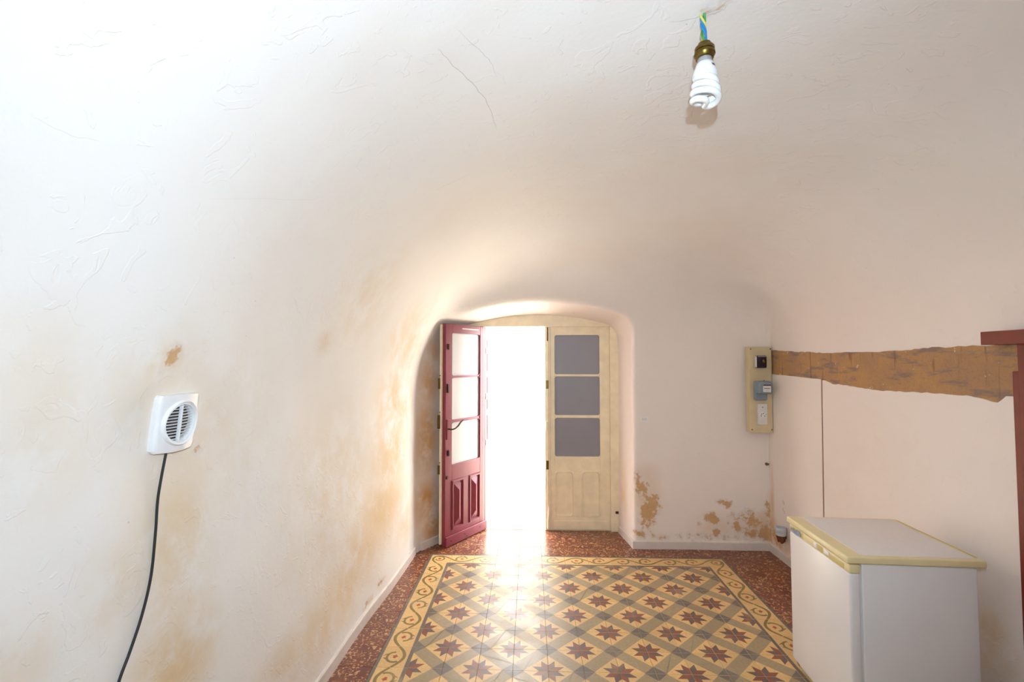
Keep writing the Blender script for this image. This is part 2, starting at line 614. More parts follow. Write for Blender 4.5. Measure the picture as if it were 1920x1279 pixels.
PEEL = [
    (1.096, 4.582, 0.311, 0.10, 0.16, 0.80),
    (1.049, 4.582, 0.557, 0.09, 0.10, 0.62),
    (1.147, 4.584, 0.410, 0.08, 0.12, 0.85),
    (1.001, 4.581, 0.630, 0.06, 0.12, 0.55),
    (1.019, 4.578, 0.140, 0.12, 0.05, 0.62),
    (1.217, 4.583, 0.102, 0.10, 0.03, 0.50),
    (1.682, 4.577, 0.286, 0.09, 0.06, 0.95),
    (1.571, 4.583, 0.234, 0.04, 0.03, 0.65),
    (1.720, 4.579, 0.159, 0.05, 0.06, 0.95),
    (1.815, 4.577, 0.419, 0.07, 0.04, 0.85),
    (1.758, 4.577, 0.443, 0.04, 0.03, 0.75),
    (1.900, 4.580, 0.224, 0.05, 0.08, 0.72),
    (2.045, 4.580, 0.153, 0.10, 0.09, 0.70),
    (2.166, 4.580, 0.155, 0.10, 0.10, 0.85),
    (1.705, 4.581, 0.110, 0.50, 0.05, 0.40),
    (1.997, 4.578, 0.250, 0.20, 0.14, 0.50),
    (2.195, 4.581, 0.373, 0.05, 0.15, 0.50),
    (2.219, 4.430, 0.162, 0.14, 0.11, 0.80),
    (-0.925, 4.594, 0.308, 0.08, 0.10, 0.30),
    (-1.100, 3.281, 0.109, 0.10, 0.03, 0.50),
    (-1.081, 3.509, 0.149, 0.08, 0.03, 0.50),
    (-1.154, 1.468, 1.726, 0.05, 0.03, 0.45),
    (-1.144, 1.487, 1.759, 0.04, 0.05, 0.50),
    (-1.183, 1.682, 1.441, 0.03, 0.04, 0.45),
    (0.544, 1.374, 2.771, 0.06, 0.06, 0.22),
]
DAMP = [
    (-0.971, 4.523, 0.429, 0.20, 0.30, 1.00),
    (-0.974, 4.515, 1.026, 0.20, 0.50, 1.00),
    (-0.957, 4.540, 1.525, 0.18, 0.30, 0.90),
    (-0.931, 4.579, 0.163, 0.18, 0.20, 1.00),
    (-0.919, 4.593, 1.830, 0.16, 0.20, 0.70),
    (2.211, 4.572, 0.207, 0.12, 0.16, 0.70),
    (2.223, 4.516, 0.514, 0.03, 0.30, 0.60),
    (2.219, 4.403, 0.125, 0.20, 0.12, 0.80),
    (1.086, 4.583, 0.680, 0.14, 0.12, 0.25),
]

def blobs(lst, P, pw=1.0):
    v = np.zeros(len(P))
    for (x, y, z, rh, rz, s) in lst:
        d = np.sqrt(((P[:, 0] - x) ** 2 + (P[:, 1] - y) ** 2) / rh ** 2 + (P[:, 2] - z) ** 2 / rz ** 2)
        v = np.maximum(v, s * np.clip(1.25 - d, 0, 1) ** pw)
    return v
A_ST, A_PE, A_DA = blobs(STAIN, SV), blobs(PEEL, SV), blobs(DAMP, SV)

A_PK = np.maximum(sstep(SV[:, 0], .9, 2.0), sstep(SV[:, 1], 3.6, 4.5) * sstep(SV[:, 0], -.9, -.2)) * (1 - sstep(SV[:, 2], 1.9, 2.7))  # mask of pinkish paint and painted-in warm light, fading towards the ceiling
cen = SV[SQ].mean(1)
keep = (cen[:, 2] > -.03) & (cen[:, 1] < 5.055)
fn_ = SN[SQ].mean(1)
cls = np.full(len(cen), 0)
cls[cen[:, 0] < -.6] = 1
cls[cen[:, 0] > 1.9] = 2
cls[(cen[:, 2] > 2.05)] = 0
cls[(cen[:, 0] > 1.9) & (cen[:, 2] < 1.95)] = 2
cls[(cen[:, 1] > 4.38) & (cen[:, 2] < 2.3)] = 3
cls[(cen[:, 0] > 2.15) & (cen[:, 1] < 4.52) & (cen[:, 2] < 1.95)] = 2
cls[(cen[:, 1] < -1.45)] = 4
cls[(cls == 0) & (cen[:, 2] < 1.8)] = 3

def shell(name, k, label):
    q = SQ[keep & (cls == k)]
    ids, inv = np.unique(q, return_inverse=True)
    me = bpy.data.meshes.new(name)
    me.from_pydata(SV[ids].tolist(), [], inv.reshape(q.shape).tolist())
    me.materials.append(M['plaster'])
    for nm, arr in (('stain', A_ST), ('peel', A_PE), ('damp', A_DA), ('pink_light', A_PK)):
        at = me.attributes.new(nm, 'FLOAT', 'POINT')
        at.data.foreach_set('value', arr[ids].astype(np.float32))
    me.polygons.foreach_set('use_smooth', [True] * len(me.polygons))
    me.normals_split_custom_set_from_vertices(SN[ids].tolist())
    o = bpy.data.objects.new(name, me)
    COL.objects.link(o)
    return set_props(o, label, 'ceiling' if name == 'ceiling' else 'wall', kind='structure')

CEIL = shell('ceiling', 0, 'white uneven plaster vault of the ceiling above the room')
WL = shell('wall_left', 1, 'white plaster wall with ochre damp stains on the side of the extractor fan')
WR = shell('wall_right', 2, 'pinkish plaster wall behind the small fridge')
WB = shell('wall_back', 3, 'pinkish plaster end wall with flaking patches around the doorway')
WF = shell('wall_front', 4, 'plain white plaster wall closing the near end of the room')

# ------------------------------------------------------------------ floor and tiles
g = Geo().box((-1.45, -1.75, -.12), (2.35, 5.06, -.004))
FLOOR = set_props(obj('floor', g, M['grout']), 'patterned cement tile floor with star field, scroll border and flecked brown surround', 'floor', kind='structure')
TH = .012          # tile thickness
GAP = .0013

def tile_geo(faces2d, sx=.1, sy=.1):
    """faces2d: list of (polygon, material index, lift)"""
    g = Geo()
    for poly, m, lift in faces2d:
        g.add([(x, y, lift) for x, y in poly], [tuple(range(len(poly)))], m)
    a, b = sx - GAP, sy - GAP
    rim = [(-a, -b), (a, -b), (a, b), (-a, b)]
    n = 4
    e = .0012
    vs = [(x, y, 0) for x, y in rim] + [(x + math.copysign(e, x) * .5, y + math.copysign(e, y) * .5, -e) for x, y in rim] + [(x, y, -TH) for x, y in rim]
    fs = []
    for k in range(2):
        for i in range(4):
            j = (i + 1) % 4
            fs.append((k * 4 + i, k * 4 + 4 + i, k * 4 + 4 + j, k * 4 + j))
    g.add(vs, fs, faces2d[0][1])
    return g

def star_tile():
    a = .1 - GAP
    T = []
    c = .06
    k = .14
    for s in (1, -1):
        def P(x, y, s=s): return (s * (-a + x), s * (-a + y))
        def ps(r, d): return P(r * math.cos(R(d)), r * math.sin(R(d)))
        Ro, Ri = .096, .052
        q = [P(Ri, 0), P(k, 0), P(0, k), P(0, Ri), ps(Ro, 67.5), ps(Ri, 45), ps(Ro, 22.5)]
        T.append((q, 0, 0))
        T.append(([P(0, 0), P(Ri, 0), ps(Ro, 22.5), ps(Ri, 45)], 3, 0))
        T.append(([P(0, 0), ps(Ri, 45), ps(Ro, 67.5), P(0, Ri)], 4, 0))
        w_ = 2 * a
        T.append(([P(w_, 0), P(w_, c), P(w_ - c, 0)], 2, 0))
    w_ = 2 * a
    def P(x, y): return (-a + x, -a + y)
    T.append(([P(k, 0), P(w_ - c, 0), P(w_, c), P(w_, w_ - k), P(w_ - k, w_), P(c, w_), P(0, w_ - c), P(0, k)], 1, 0))
    return tile_geo(T)

def ribbon(pts, wd):
    """flat strip polygons along a 2-D line with tapering width"""
    out = []
    n = len(pts)
    L, Rr = [], []
    for i, p in enumerate(pts):
        a = pts[max(i - 1, 0)]; b = pts[min(i + 1, n - 1)]
        tx, ty = b[0] - a[0], b[1] - a[1]
        l = math.hypot(tx, ty) or 1
        wv = wd[i] if isinstance(wd, list) else wd
        L.append((p[0] - ty / l * wv / 2, p[1] + tx / l * wv / 2))
        Rr.append((p[0] + ty / l * wv / 2, p[1] - tx / l * wv / 2))
    for i in range(n - 1):
        out.append([Rr[i], Rr[i + 1], L[i + 1], L[i]])
    return out

def scroll_parts():
    T = []
    # wave of half a period bulging to +x
    wave = [(.054 * math.cos(math.pi * y / .2), y) for y in np.linspace(-.0985, .0985, 17)]
    for q in ribbon(wave, [.015 + .005 * math.cos(math.pi * p[1] / .2) for p in wave]): T.append((q, 2, .0002))
    # curl: ring branching off the wave and rolling round the flower
    ring = []
    for i in range(19):
        t = i / 18
        an = R(-55 - 215 * t)
        rr = .050 - .013 * t
        ring.append((rr * math.cos(an) - .004, rr * math.sin(an) * 1.1))
    for q in ribbon(ring, [.0165 - .004 * (i / 18) for i in range(19)]): T.append((q, 2, .00035))
    # leaf flourishes
    for a0, sg in ((150, 1), (215, -1)):
        fl = []
        for i in range(6):
            t = i / 5
            an = R(a0 + sg * 26 * t)
            rr = .042 + .024 * t
            fl.append((rr * math.cos(an) - .004, rr * math.sin(an)))
        for q in ribbon(fl, [.018 * (1 - i / 5.5) for i in range(6)]): T.append((q, 2, .0005))
    # small red trefoil with a stem
    T.append(([(-.012, -.012), (.003, -.018), (.010, -.006), (.020, .002), (.010, .008), (.006, .020), (-.003, .010), (-.016, .010), (-.009, .0)], 3, .0004))
    return T

def border_tile():
    a = .1 - GAP
    T = [([(-a + .021, -a), (a - .021, -a), (a - .021, a), (-a + .021, a)], 0, 0),
         ([(-a, -a), (-a + .021, -a), (-a + .021, a), (-a, a)], 1, 0),
         ([(a - .021, -a), (a, -a), (a, a), (a - .021, a)], 1, 0)]
    return tile_geo(T + scroll_parts())

def corner_tile():
    # outer bands along -x and +y, inner dark square at (+x, -y)
    a = .1 - GAP
    b = .021
    T = [([(-a + b, -a), (a - b, -a), (a - b, -a + b), (a, -a + b), (a, a - b), (-a + b, a - b)], 0, 0),
         ([(-a, -a), (-a + b, -a), (-a + b, a - b), (-a, a - b)], 1, 0),
         ([(-a, a - b), (a, a - b), (a, a), (-a, a)], 1, 0),
         ([(a - b, -a), (a, -a), (a, -a + b), (a - b, -a + b)], 1, 0)]
    arc = [(-.004, -.098), (-.030, -.070), (-.052, -.036), (-.058, .004), (-.046, .040), (-.016, .058), (.022, .056), (.060, .036), (.098, .004)]
    S = [(q, 2, .0002) for q in ribbon(arc, [.012, .015, .017, .018, .018, .018, .017, .015, .012])]
    ring = []
    for i in range(19):
        t = i / 18
        an = R(110 - 270 * t)
        rr = .046 - .012 * t
        ring.append((rr * math.cos(an) + .0, rr * math.sin(an) + .0))
    S += [(q, 2, .0003) for q in ribbon(ring, [.015 - .004 * (i / 18) for i in range(19)])]
    S.append(([(-.012, -.012), (.003, -.018), (.010, -.006), (.020, .002), (.010, .008), (.006, .020), (-.003, .010), (-.016, .010), (-.009, .0)], 3, .0004))
    return tile_geo(T + S)

def plain_tile(sx, sy):
    a, b = sx - GAP, sy - GAP
    return tile_geo([([(-a, -b), (a, -b), (a, b), (-a, b)], 0, 0)], sx, sy)

proto = {}
def mesh_of(key, geo, mats):
    if key not in proto:
        o = obj('tile', geo() if callable(geo) else geo, mats, fixn=False)
        proto[key] = o.data
        bpy.data.objects.remove(o)
    return proto[key]

STAR_M = [M['t_ground'], M['t_band'], M['t_cross'], M['t_red'], M['t_grey']]
BORD_M = [M['t_ground'], M['t_line'], M['t_scroll'], M['t_flower']]
stuff = {}
YS = 2.38
rng = random.Random(4)
def put(name, key, geo, mats, x, y, rz):
    me = mesh_of(key, geo, mats)
    dz = rng.uniform(-.0006, .0006)
    if y > YS:
        o = bpy.data.objects.new(name, me)
        COL.objects.link(o)
        o.parent = FLOOR
        o.location = (x, y, dz)
        o.rotation_euler = (rng.uniform(-.0012, .0012), rng.uniform(-.0012, .0012), rz)
    else:
        stuff.setdefault(key, (name, me, []))[2].append((x, y, dz, rz))

def gx(i): return -.1 + .2 * i
def gy(j): return -.02 + .2 * j
J0, J1 = 3, 21                       # field rows: y 0.58 .. 4.18
for i in range(-3, 8):
    for j in range(J0, J1):
        rot = 0 if (i + j) % 2 else R(90)
        if rng.random() < .5: rot += R(180)
        put('star_tile', 'star', star_tile, STAR_M, gx(i) + .1, gy(j) + .1, rot)
for j in range(J0, J1):
    put('border_tile', 'border', border_tile, BORD_M, -.8, gy(j) + .1, R(180) * (j % 2))
    put('border_tile', 'border', border_tile, BORD_M, 1.6, gy(j) + .1, R(180) * ((j + 1) % 2))
for i in range(-3, 8):
    put('border_tile', 'border', border_tile, BORD_M, gx(i) + .1, 4.28, R(90) + R(180) * (i % 2))
    put('border_tile', 'border', border_tile, BORD_M, gx(i) + .1, .48, R(90) + R(180) * (i % 2))
for x, y, r in ((-.8, 4.28, 0), (1.6, 4.28, R(-90)), (-.8, .48, R(90)), (1.6, .48, R(180))):
    put('border_corner_tile', 'corner', corner_tile, BORD_M, x, y, r)
for j in range(-8, 26):
    for i in range(-5, 12):
        cx, cy = gx(i) + .1, gy(j) + .1
        if -1 < cx < 1.7 and .38 < cy < 4.38: 
            if -.9 < cx: continue
        hx = .1
        if i == -5:                   # left strip runs under the skirting
            if cy > 4.5: continue
            x0, x1 = xleft(cy) - .02, -.9
            cx, hx = (x0 + x1) / 2, (x1 - x0) / 2
            hx = round(hx, 2); cx = -.9 - hx
        if i == 11:
            cx, hx = 2.16, .06
        if j == 25: 
            cyy, hy = 5.02, .04
        else:
            cyy, hy = cy, .1
        if cyy > 4.62 and (cx > 1.05 or cx < -.95 + (cyy - 4.5) * .66): continue
        key = 'p%.3f_%.3f' % (hx, hy)
        put('flecked_tile', key, plain_tile(hx, hy), [M['t_fleck']], cx, cyy, 0)
# tiles nearer than the frame shows: one joined part
for key, (name, me, L) in stuff.items():
    V, Fc, Mi = [], [], []
    bv = [v.co.copy() for v in me.vertices]
    bf = [(tuple(p.vertices), p.material_index) for p in me.polygons]
    for (x, y, z, rz) in L:
        n = len(V)
        mt = Matrix.Translation((x, y, z)) @ Matrix.Rotation(rz, 4, 'Z')
        V += [tuple(mt @ v) for v in bv]
        for f, mi in bf:
            Fc.append(tuple(q + n for q in f)); Mi.append(mi)
    m2 = bpy.data.meshes.new('near_tiles')
    m2.from_pydata(V, [], Fc)
    for mt in me.materials: m2.materials.append(mt)
    m2.polygons.foreach_set('material_index', Mi)
    o = bpy.data.objects.new('near_tiles', m2)
    COL.objects.link(o)
    o.parent = FLOOR
    o['kind'] = 'stuff'

# ------------------------------------------------------------------ skirting boards
def skirting(name, path, label, h=.075, t=.014):
    """path: floor-line points, room on the left of travel"""
    P = [Vector((p[0], p[1], 0)) for p in path]
    prof = [(0, 0), (t, 0), (t, h - .008), (t - .005, h), (0, h)]
    V, F_ = [], []
    for i, p in enumerate(P):
        a = (P[i] - P[i - 1]).normalized() if i else (P[1] - P[0]).normalized()
        b = (P[i + 1] - P[i]).normalized() if i < len(P) - 1 else a
        na, nb = Vector((-a.y, a.x, 0)), Vector((-b.y, b.x, 0))
        nn = (na + nb).normalized()
        nn = nn / max(nn.dot(na), .3)
        for (o_, z) in prof:
            V.append(p + nn * (o_ - .03 if o_ == 0 else o_) + Vector((0, 0, z)))
    k = len(prof)
    for i in range(len(P) - 1):
        for q in range(k):
            q2 = (q + 1) % k
            F_.append((i * k + q, i * k + q2, (i + 1) * k + q2, (i + 1) * k + q))
    F_.append(tuple(range(k))); F_.append(tuple((len(P) - 1) * k + q for q in range(k)))
    o = obj(name, Geo().add(V, F_), M['white_skirt'])
    return set_props(o, label, 'baseboard', kind='structure')

# left wall, walked towards the camera so that the room is on the left
lw = snap([(xleft(y), y, .05) for y in np.linspace(4.36, -1.4, 26)])[0]
skirting('baseboard_left', [(p[0], p[1]) for p in lw], 'white skirting along the stained wall below the extractor fan')
ln = snap([(-1.02 + t * .555, 4.44 + t * .832, .05) for t in (0.02, .12, .3, .5, .66)])[0]
skirting('baseboard_niche', [(p[0], p[1]) for p in ln[::-1]] , 'short skirting in the door recess behind the burgundy leaf')
bk = snap([(x, 4.58, .05) for x in np.linspace(2.19, 1.05, 6)])[0]
rv = snap([(.967 - .15 * (y - 4.58), y, .05) for y in (4.66, 4.8, 4.98)])[0]
c0 = Vector((rv[0][0] + .01, bk[-1][1], 0))
skirting('baseboard_back', [(p[0], p[1]) for p in bk] + [(c0.x, c0.y)] + [(p[0], p[1]) for p in rv], 'white skirting under the flaking end wall and round the door recess')
skirting('baseboard_right', [(2.206, 2.36), (2.206, 3.2), (2.206, 4.57)], 'white skirting along the wall behind the small fridge')

# ------------------------------------------------------------------ door frame and leaves
fr = set_props(empty('trim_1', (.13, 5.05, 0)), 'cream painted wooden frame around the double door', 'door frame', kind='structure')
def fpart(name, lo, hi, bev=.004, mt='cream'):
    o_ = fr.location
    return obj(name, Geo().box([lo[i] - o_[i] for i in range(3)], [hi[i] - o_[i] for i in range(3)], bev), M[mt], fr)
fpart('frame_head', (-.72, 5.0, 2.102), (.98, 5.09, 2.40))
fpart('frame_jamb', (.824, 5.0, 0), (.98, 5.09, 2.101))
fpart('frame_jamb', (-.76, 5.0, 0), (-.486, 5.09, 2.101))
fpart('threshold', (-.486, 5.03, -.01), (.824, 5.10, .004), .002, 'limestone')
kp = fpart('strike_plate', (.868, 4.99, .185), (.898, 5.0, .21), .002, 'iron')
kp['label'] = 'small dark metal catch'

LW, LH, LT = .63, 2.10, .042

def leaf_common(root, main, pane, x_st0, x_st1, width, flip, pyramid, other=None):
    """root-local: x from hinge, y thickness (+y = face described), z up"""
    h0 = .008
    T2 = LT / 2
    bz = [(.752, 1.149), (1.179, 1.58), (1.603, 2.012)]
    def B(name, lo, hi, bev=.003, mt=main, par=root):
        return obj(name, Geo().box(lo, hi, bev), M[mt] if isinstance(mt, str) else mt, par)
    B('stile', (0, -T2, h0), (x_st0, T2, LH))
    B('stile', (x_st1, -T2, h0), (width, T2, LH))
    B('top_rail', (x_st0, -T2, bz[2][1]), (x_st1, T2, LH))
    B('lock_rail', (x_st0, -T2, .605), (x_st1, T2, bz[0][0]))
    B('bottom_rail', (x_st0, -T2, h0), (x_st1, T2, .14))
    xm = (x_st0 + x_st1) / 2
    B('muntin_stile', (xm - .04, -T2, .14), (xm + .04, T2, .605))
    for a, b in ((bz[0][1], bz[1][0]), (bz[1][1], bz[2][0])):
        B('glazing_bar', (x_st0, -.014, a), (x_st1, .014, b), .006)
    for a, b in bz:
        obj('pane', Geo().box((x_st0 - .006, -.003, a - .008), (x_st1 + .006, .003, b + .008)), M[pane], root)
        # rounded corner fillets of the opening
        gq = Geo()
        rc = .022
        for cx, sx in ((x_st0, 1), (x_st1, -1)):
            for cz, sz in ((a, 1), (b, -1)):
                poly = [(cx - sx * .002, cz - sz * .002), (cx + sx * rc, cz - sz * .002)]
                for i in range(7):
                    an = R(90 * i / 6)
                    poly.append((cx + sx * (rc - rc * math.sin(an)), cz + sz * (rc - rc * math.cos(an))))
                poly.append((cx - sx * .002, cz + sz * rc))
                gq.prism(poly, lambda u, v, h: (u, h, v), -T2 + .004, T2 - .004)
        obj('corner_fillet', gq, M[main], root)
    for a, b in ((x_st0, xm - .04), (xm + .04, x_st1)):
        if pyramid:
            g = Geo()
            # flat moulding, then a raised hipped field
            ax, bx, az, bz_ = a, b, .14, .605
            rim = [(ax, az), (bx, az), (bx, bz_), (ax, bz_)]
            def ring(d, y): return [(ax + d, y, az + d), (bx - d, y, az + d), (bx - d, y, bz_ - d), (ax + d, y, bz_ - d)]
            xr = (ax + bx) / 2
            V = ring(0, T2 - .004) + ring(.006, T2 + .012) + ring(.018, T2 + .012) + ring(.026, T2 - .008)
            V += [(xr, T2 + .022, az + .105), (xr, T2 + .022, bz_ - .105)]
            F_ = []
            for k in range(3):
                for i in range(4):
                    j = (i + 1) % 4
                    F_.append((k * 4 + i, k * 4 + j, k * 4 + 4 + j, k * 4 + 4 + i))
            F_ += [(12, 13, 16), (13, 14, 17, 16), (14, 15, 17), (15, 12, 16, 17)]
            back = ring(0, -T2 + .006)
            n = len(V)
            V += back
            F_ += [(n, n + 3, n + 2, n + 1)]
            F_ += [(i, n + i, n + (i + 1) % 4, (i + 1) % 4) for i in range(4)]
            g.add(V, F_)
            obj('raised_panel', g, M[main], root)
        else:
            # sunk flat panel framed by a rounded moulding
            g = Geo()
            def rr(d, y, rc=.03, n=5):
                out = []
                for cx, cz, s in ((b - d - rc, .605 - d - rc, 0), (a + d + rc, .605 - d - rc, 90), (a + d + rc, .14 + d + rc, 180), (b - d - rc, .14 + d + rc, 270)):
                    for i in range(n):
                        an = R(s + 90 * i / (n - 1))
                        out.append((cx + rc * math.cos(an), y, cz + rc * math.sin(an)))
                return out
            rings = [rr(-.004, T2 - .004, .012), rr(.003, T2 + .006), rr(.010, T2 + .006), rr(.016, T2 - .013)]
            n = len(rings[0])
            V = sum(rings, [])
            F_ = []
            for k in range(3):
                for i in range(n):
                    j = (i + 1) % n
                    F_.append((k * n + i, k * n + j, k * n + n + j, k * n + n + i))
            F_.append(tuple(3 * n + i for i in range(n)))
            g.add(V, F_)
            g.box((a, -T2 + .008, .14), (b, T2 - .016, .605))
            obj('sunk_panel', g, M[main], root, smooth=True)
    return B

# --- open burgundy leaf, outer face towards the room
hin = Vector((-.481, 5.055, 0))
an_l = math.atan2(4.52 - 5.055, -.815 + .481)
d1 = set_props(empty('door_1', hin, (0, 0, an_l)), 'burgundy half-glazed door leaf swung open into the room', 'door', kind='structure')
# hinge line sits half a thickness behind the visible face
B = leaf_common(d1, 'burgundy', 'pane_white', .10, .535, LW, False, True)
T2 = LT / 2
kb = B('kick_board', (.0, T2, .008), (LW, T2 + .018, .098), .005)
for x, z in ((.56, .05), (.36, .06), (.33, .03), (.12, .06)):
    obj('screw', Geo().lathe([(.005, 0), (.004, .003), (0.0005, .0035)], 10, axis='Y', origin=(x, T2 + .018, z)), M['iron'], kb)
rs = B('rebate_strip', (LW - .012, -T2 - .014, .03), (LW + .022, -T2 + .004, LH - .01), .004, 'cream')
rs['label'] = 'cream painted rebate strip of the inner face'
for z, hgt, wd in ((1.48, .10, .014), (1.105, .13, .020), (.68, .085, .014)):
    o = B('lock_plate', (LW + .020, -T2 - .024, z), (LW + .020 + wd, -T2 - .004, z + hgt), .003, 'brass')
    obj('screw', Geo().lathe([(.006, 0), (.004, .004), (.0005, .005)], 10, axis='Y', origin=(LW + .03, -T2 - .002, z + hgt + .025)), M['iron'], o)
for x, z, hh in ((.592, 1.85, .055), (.598, 1.44, .085), (.585, .845, .055), (.605, .632, .03)):
    o = B('bolt_keeper', (x - .012, T2, z), (x + .012, T2 + .012, z + hh), .004, 'iron')
esc = B('handle_plate', (.578, T2, 1.00), (.612, T2 + .006, 1.19), .003, 'burgundy')
hp = [(.597, T2 + .004, 1.10), (.597, T2 + .045, 1.10), (.585, T2 + .055, 1.10), (.55, T2 + .056, 1.105), (.51, T2 + .056, 1.125), (.475, T2 + .056, 1.155), (.44, T2 + .056, 1.172)]
obj('handle', Geo().tube(hp, [.008, .007, .007, .0065, .008, .0075, .006], 10), M['iron'], d1, smooth=True)
o = B('draught_bar', (.13, T2, 2.055), (.40, T2 + .007, 2.067), .002, 'white_skirt')
o['label'] = 'narrow pale strip on the top rail'
for z in (1.82, 1.34, .86):
    g = Geo().box((-.020, T2 - .010, z), (.004, T2 + .004, z + .06), .003)
    obj('hinge', g, M['cream'], d1)

# --- closed cream leaf, inner face towards the room (local +y must face -Y)
d2 = set_props(empty('door_2', (.822, 5.052, 0), (0, 0, R(180))), 'closed cream half-glazed door leaf with three grey panes', 'door', kind='structure')
B = leaf_common(d2, 'cream', 'pane_grey', .10, .567, .668, False, False)
B('kick_board', (.012, T2, .012), (.585, T2 + .010, .100), .004)
ast = B('astragal', (.612, T2, .012), (.668, T2 + .016, LH - .004), .007)
B('astragal_bead', (.628, T2 + .012, .02), (.650, T2 + .024, LH - .01), .006, par=ast)
for z, hh, mt in ((1.455, .085, 'brass'), (1.02, .10, 'cream'), (.625, .09, 'brass')):
    B('latch_keeper', (.632, T2 + .012, z), (.660, T2 + .034, z + hh), .004, mt)
obj('bolt_rod', Geo().tube([(.640, T2 + .03, .02), (.638, T2 + .032, .12), (.630, T2 + .034, .22), (.628, T2 + .03, .25)], .005, 8), M['plate'], d2, smooth=True)
obj('bolt_rod', Geo().tube([(.642, T2 + .028, 1.95), (.642, T2 + .028, 2.09)], .006, 8), M['iron'], d2, smooth=True)
for z in (.15, 1.02, 1.84):
    obj('hinge', Geo().tube([(-.006, T2 + .006, z), (-.006, T2 + .006, z + .09)], .007, 8), M['cream'], d2, smooth=True)

# --- outside shutters
def shutter(loc, rz, width, label):
    r_ = set_props(empty('window_shutter', loc, (0, 0, rz)), label, 'shutter')
    for lo, hi in (((0, -.014, 0), (.05, .014, 1.30)), ((width - .05, -.014, 0), (width, .014, 1.30))):
        obj('stile', Geo().box(lo, hi, .003), M['burgundy'], r_)
    for z in (0, .40, .83, 1.24):
        obj('rail', Geo().box((.05, -.014, z), (width - .05, .014, z + .06), .003), M['burgundy'], r_)
    for z0, z1 in ((.06, .40), (.46, .83), (.89, 1.24)):
        obj('shutter_panel', Geo().box((.045, -.007, z0 - .004), (width - .045, .007, z1 + .004)), M['burgundy'], r_)
    obj('hinge', Geo().tube([(-.004, 0, .1), (-.004, 0, .2)], .007, 8), M['cream'], r_)
    obj('hinge', Geo().tube([(-.004, 0, 1.1), (-.004, 0, 1.2)], .007, 8), M['cream'], r_)
    return r_
shutter((-.492, 5.12, .735), R(91), .40, 'burgundy shutter folded outwards beside the open doorway')
shutter((.76, 5.125, .735), R(180), .56, 'burgundy shutter closed behind the grey panes')

# ------------------------------------------------------------------ outside
set_props(obj('ground', Geo().box((-7, 5.10, -.2), (7, 12, -.03)), M['limestone']), 'pale sunlit paving outside the door', 'paving', kind='structure')
g = Geo().box((-5, 9.2, -.1), (5, 9.5, 2.6), .02)
gw = set_props(obj('garden_wall', g, M['limestone']), 'pale limestone wall across the yard beyond the open door', 'wall', kind='structure')
obj('wall_coping', Geo().box((-5, 9.12, 2.6), (5, 9.58, 2.70), .02), M['limestone'], gw)

# ------------------------------------------------------------------ right wall: panels, bare strip
rs_ = random.Random(11)
def jag(a, b, n, amp):
    out = []
    for i in range(n):
        t = i / n
        out.append((a[0] + (b[0] - a[0]) * t, a[1] + (b[1] - a[1]) * t + rs_.uniform(-amp, amp)))
    return out
top = []
for a, b in zip([(4.50, 1.842), (4.05, 1.818), (3.716, 1.806), (3.088, 1.802), (2.73, 1.819)], [(4.05, 1.818), (3.716, 1.806), (3.088, 1.802), (2.73, 1.819), (2.25, 1.822)]):
    top += jag(a, b, 12, .004)
top.append((2.25, 1.822))
def botline(a, b, n, amp): return jag(a, b, n, amp)
bot2 = []
pts = [(3.70, 1.603), (3.60, 1.572), (3.54, 1.580), (3.30, 1.565), (3.10, 1.558), (2.74, 1.569), (2.52, 1.572), (2.42, 1.560), (2.37, 1.545), (2.345, 1.556), (2.33, 1.585), (2.25, 1.588)]
for a, b in zip(pts[:-1], pts[1:]):
    bot2 += jag(a, b, max(2, int(abs(a[0] - b[0]) / .03)), .0035)
bot2.append(pts[-1])
bot1 = jag((4.55, 1.624), (3.742, 1.605), 14, .0015) + [(3.742, 1.605)]
xf = lambda u, v, h: (h, u, v)
strip = top + [(2.25, 1.50), (4.50, 1.50)]
o = obj('bare_render_strip', Geo().prism(strip, xf, 2.2135, 2.235), M['bare'], WR)
o['label'] = 'band of bare brown render where the paint has been torn away'
# the two wall boards below the strip, with an open joint between them

def board(name, ya, yb, outline, dy=0.0):
    """gridded thin board; outline: (y, z) top line from high y to low y; ya > yb"""
    oy = np.array([p[0] for p in outline])[::-1]; oz = np.array([p[1] for p in outline])[::-1]
    ys = np.linspace(ya, yb, max(4, int((ya - yb) / .02)))
    nz = 60
    V, F_ = [], []
    for y in ys:
        zt = float(np.interp(y, oy, oz))
        for k in range(nz + 1):
            t = k / nz
            V.append((2.2065, y + dy * (1 - t), .002 + (zt - .002) * t))
    n = len(ys)
    for a in range(n - 1):
        for k in range(nz):
            F_.append((a * (nz + 1) + k, a * (nz + 1) + k + 1, (a + 1) * (nz + 1) + k + 1, (a + 1) * (nz + 1) + k))
    rim = [a * (nz + 1) for a in range(n)] + [(n - 1) * (nz + 1) + k for k in range(1, nz + 1)] + [a * (nz + 1) + nz for a in range(n - 2, -1, -1)] + [k for k in range(nz - 1, 0, -1)]
    m0 = len(V)
    for q in rim: V.append((2.232, V[q][1], V[q][2]))
    for a in range(len(rim)):
        b = (a + 1) % len(rim)
        F_.append((rim[a], rim[b], m0 + b, m0 + a))
    o = obj(name, Geo().add(V, F_), M['plaster'], WR)
    P = np.array([v.co[:] for v in o.data.vertices])
    for nm, lst in (('stain', STAIN), ('peel', PEEL), ('damp', DAMP)):
        at = o.data.attributes.new(nm, 'FLOAT', 'POINT')
        at.data.foreach_set('value', blobs(lst, P).astype(np.float32))
    at = o.data.attributes.new('pink_light', 'FLOAT', 'POINT')
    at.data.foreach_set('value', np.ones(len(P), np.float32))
    return o
board('wall_board', 4.555, 3.741, bot1, .026)
board('wall_board', 3.724, 2.26, bot2, .026)
obj('joint_batten', Geo().box((2.2115, 3.70, .0), (2.2335, 3.80, 1.606)), M['rust'], WR)
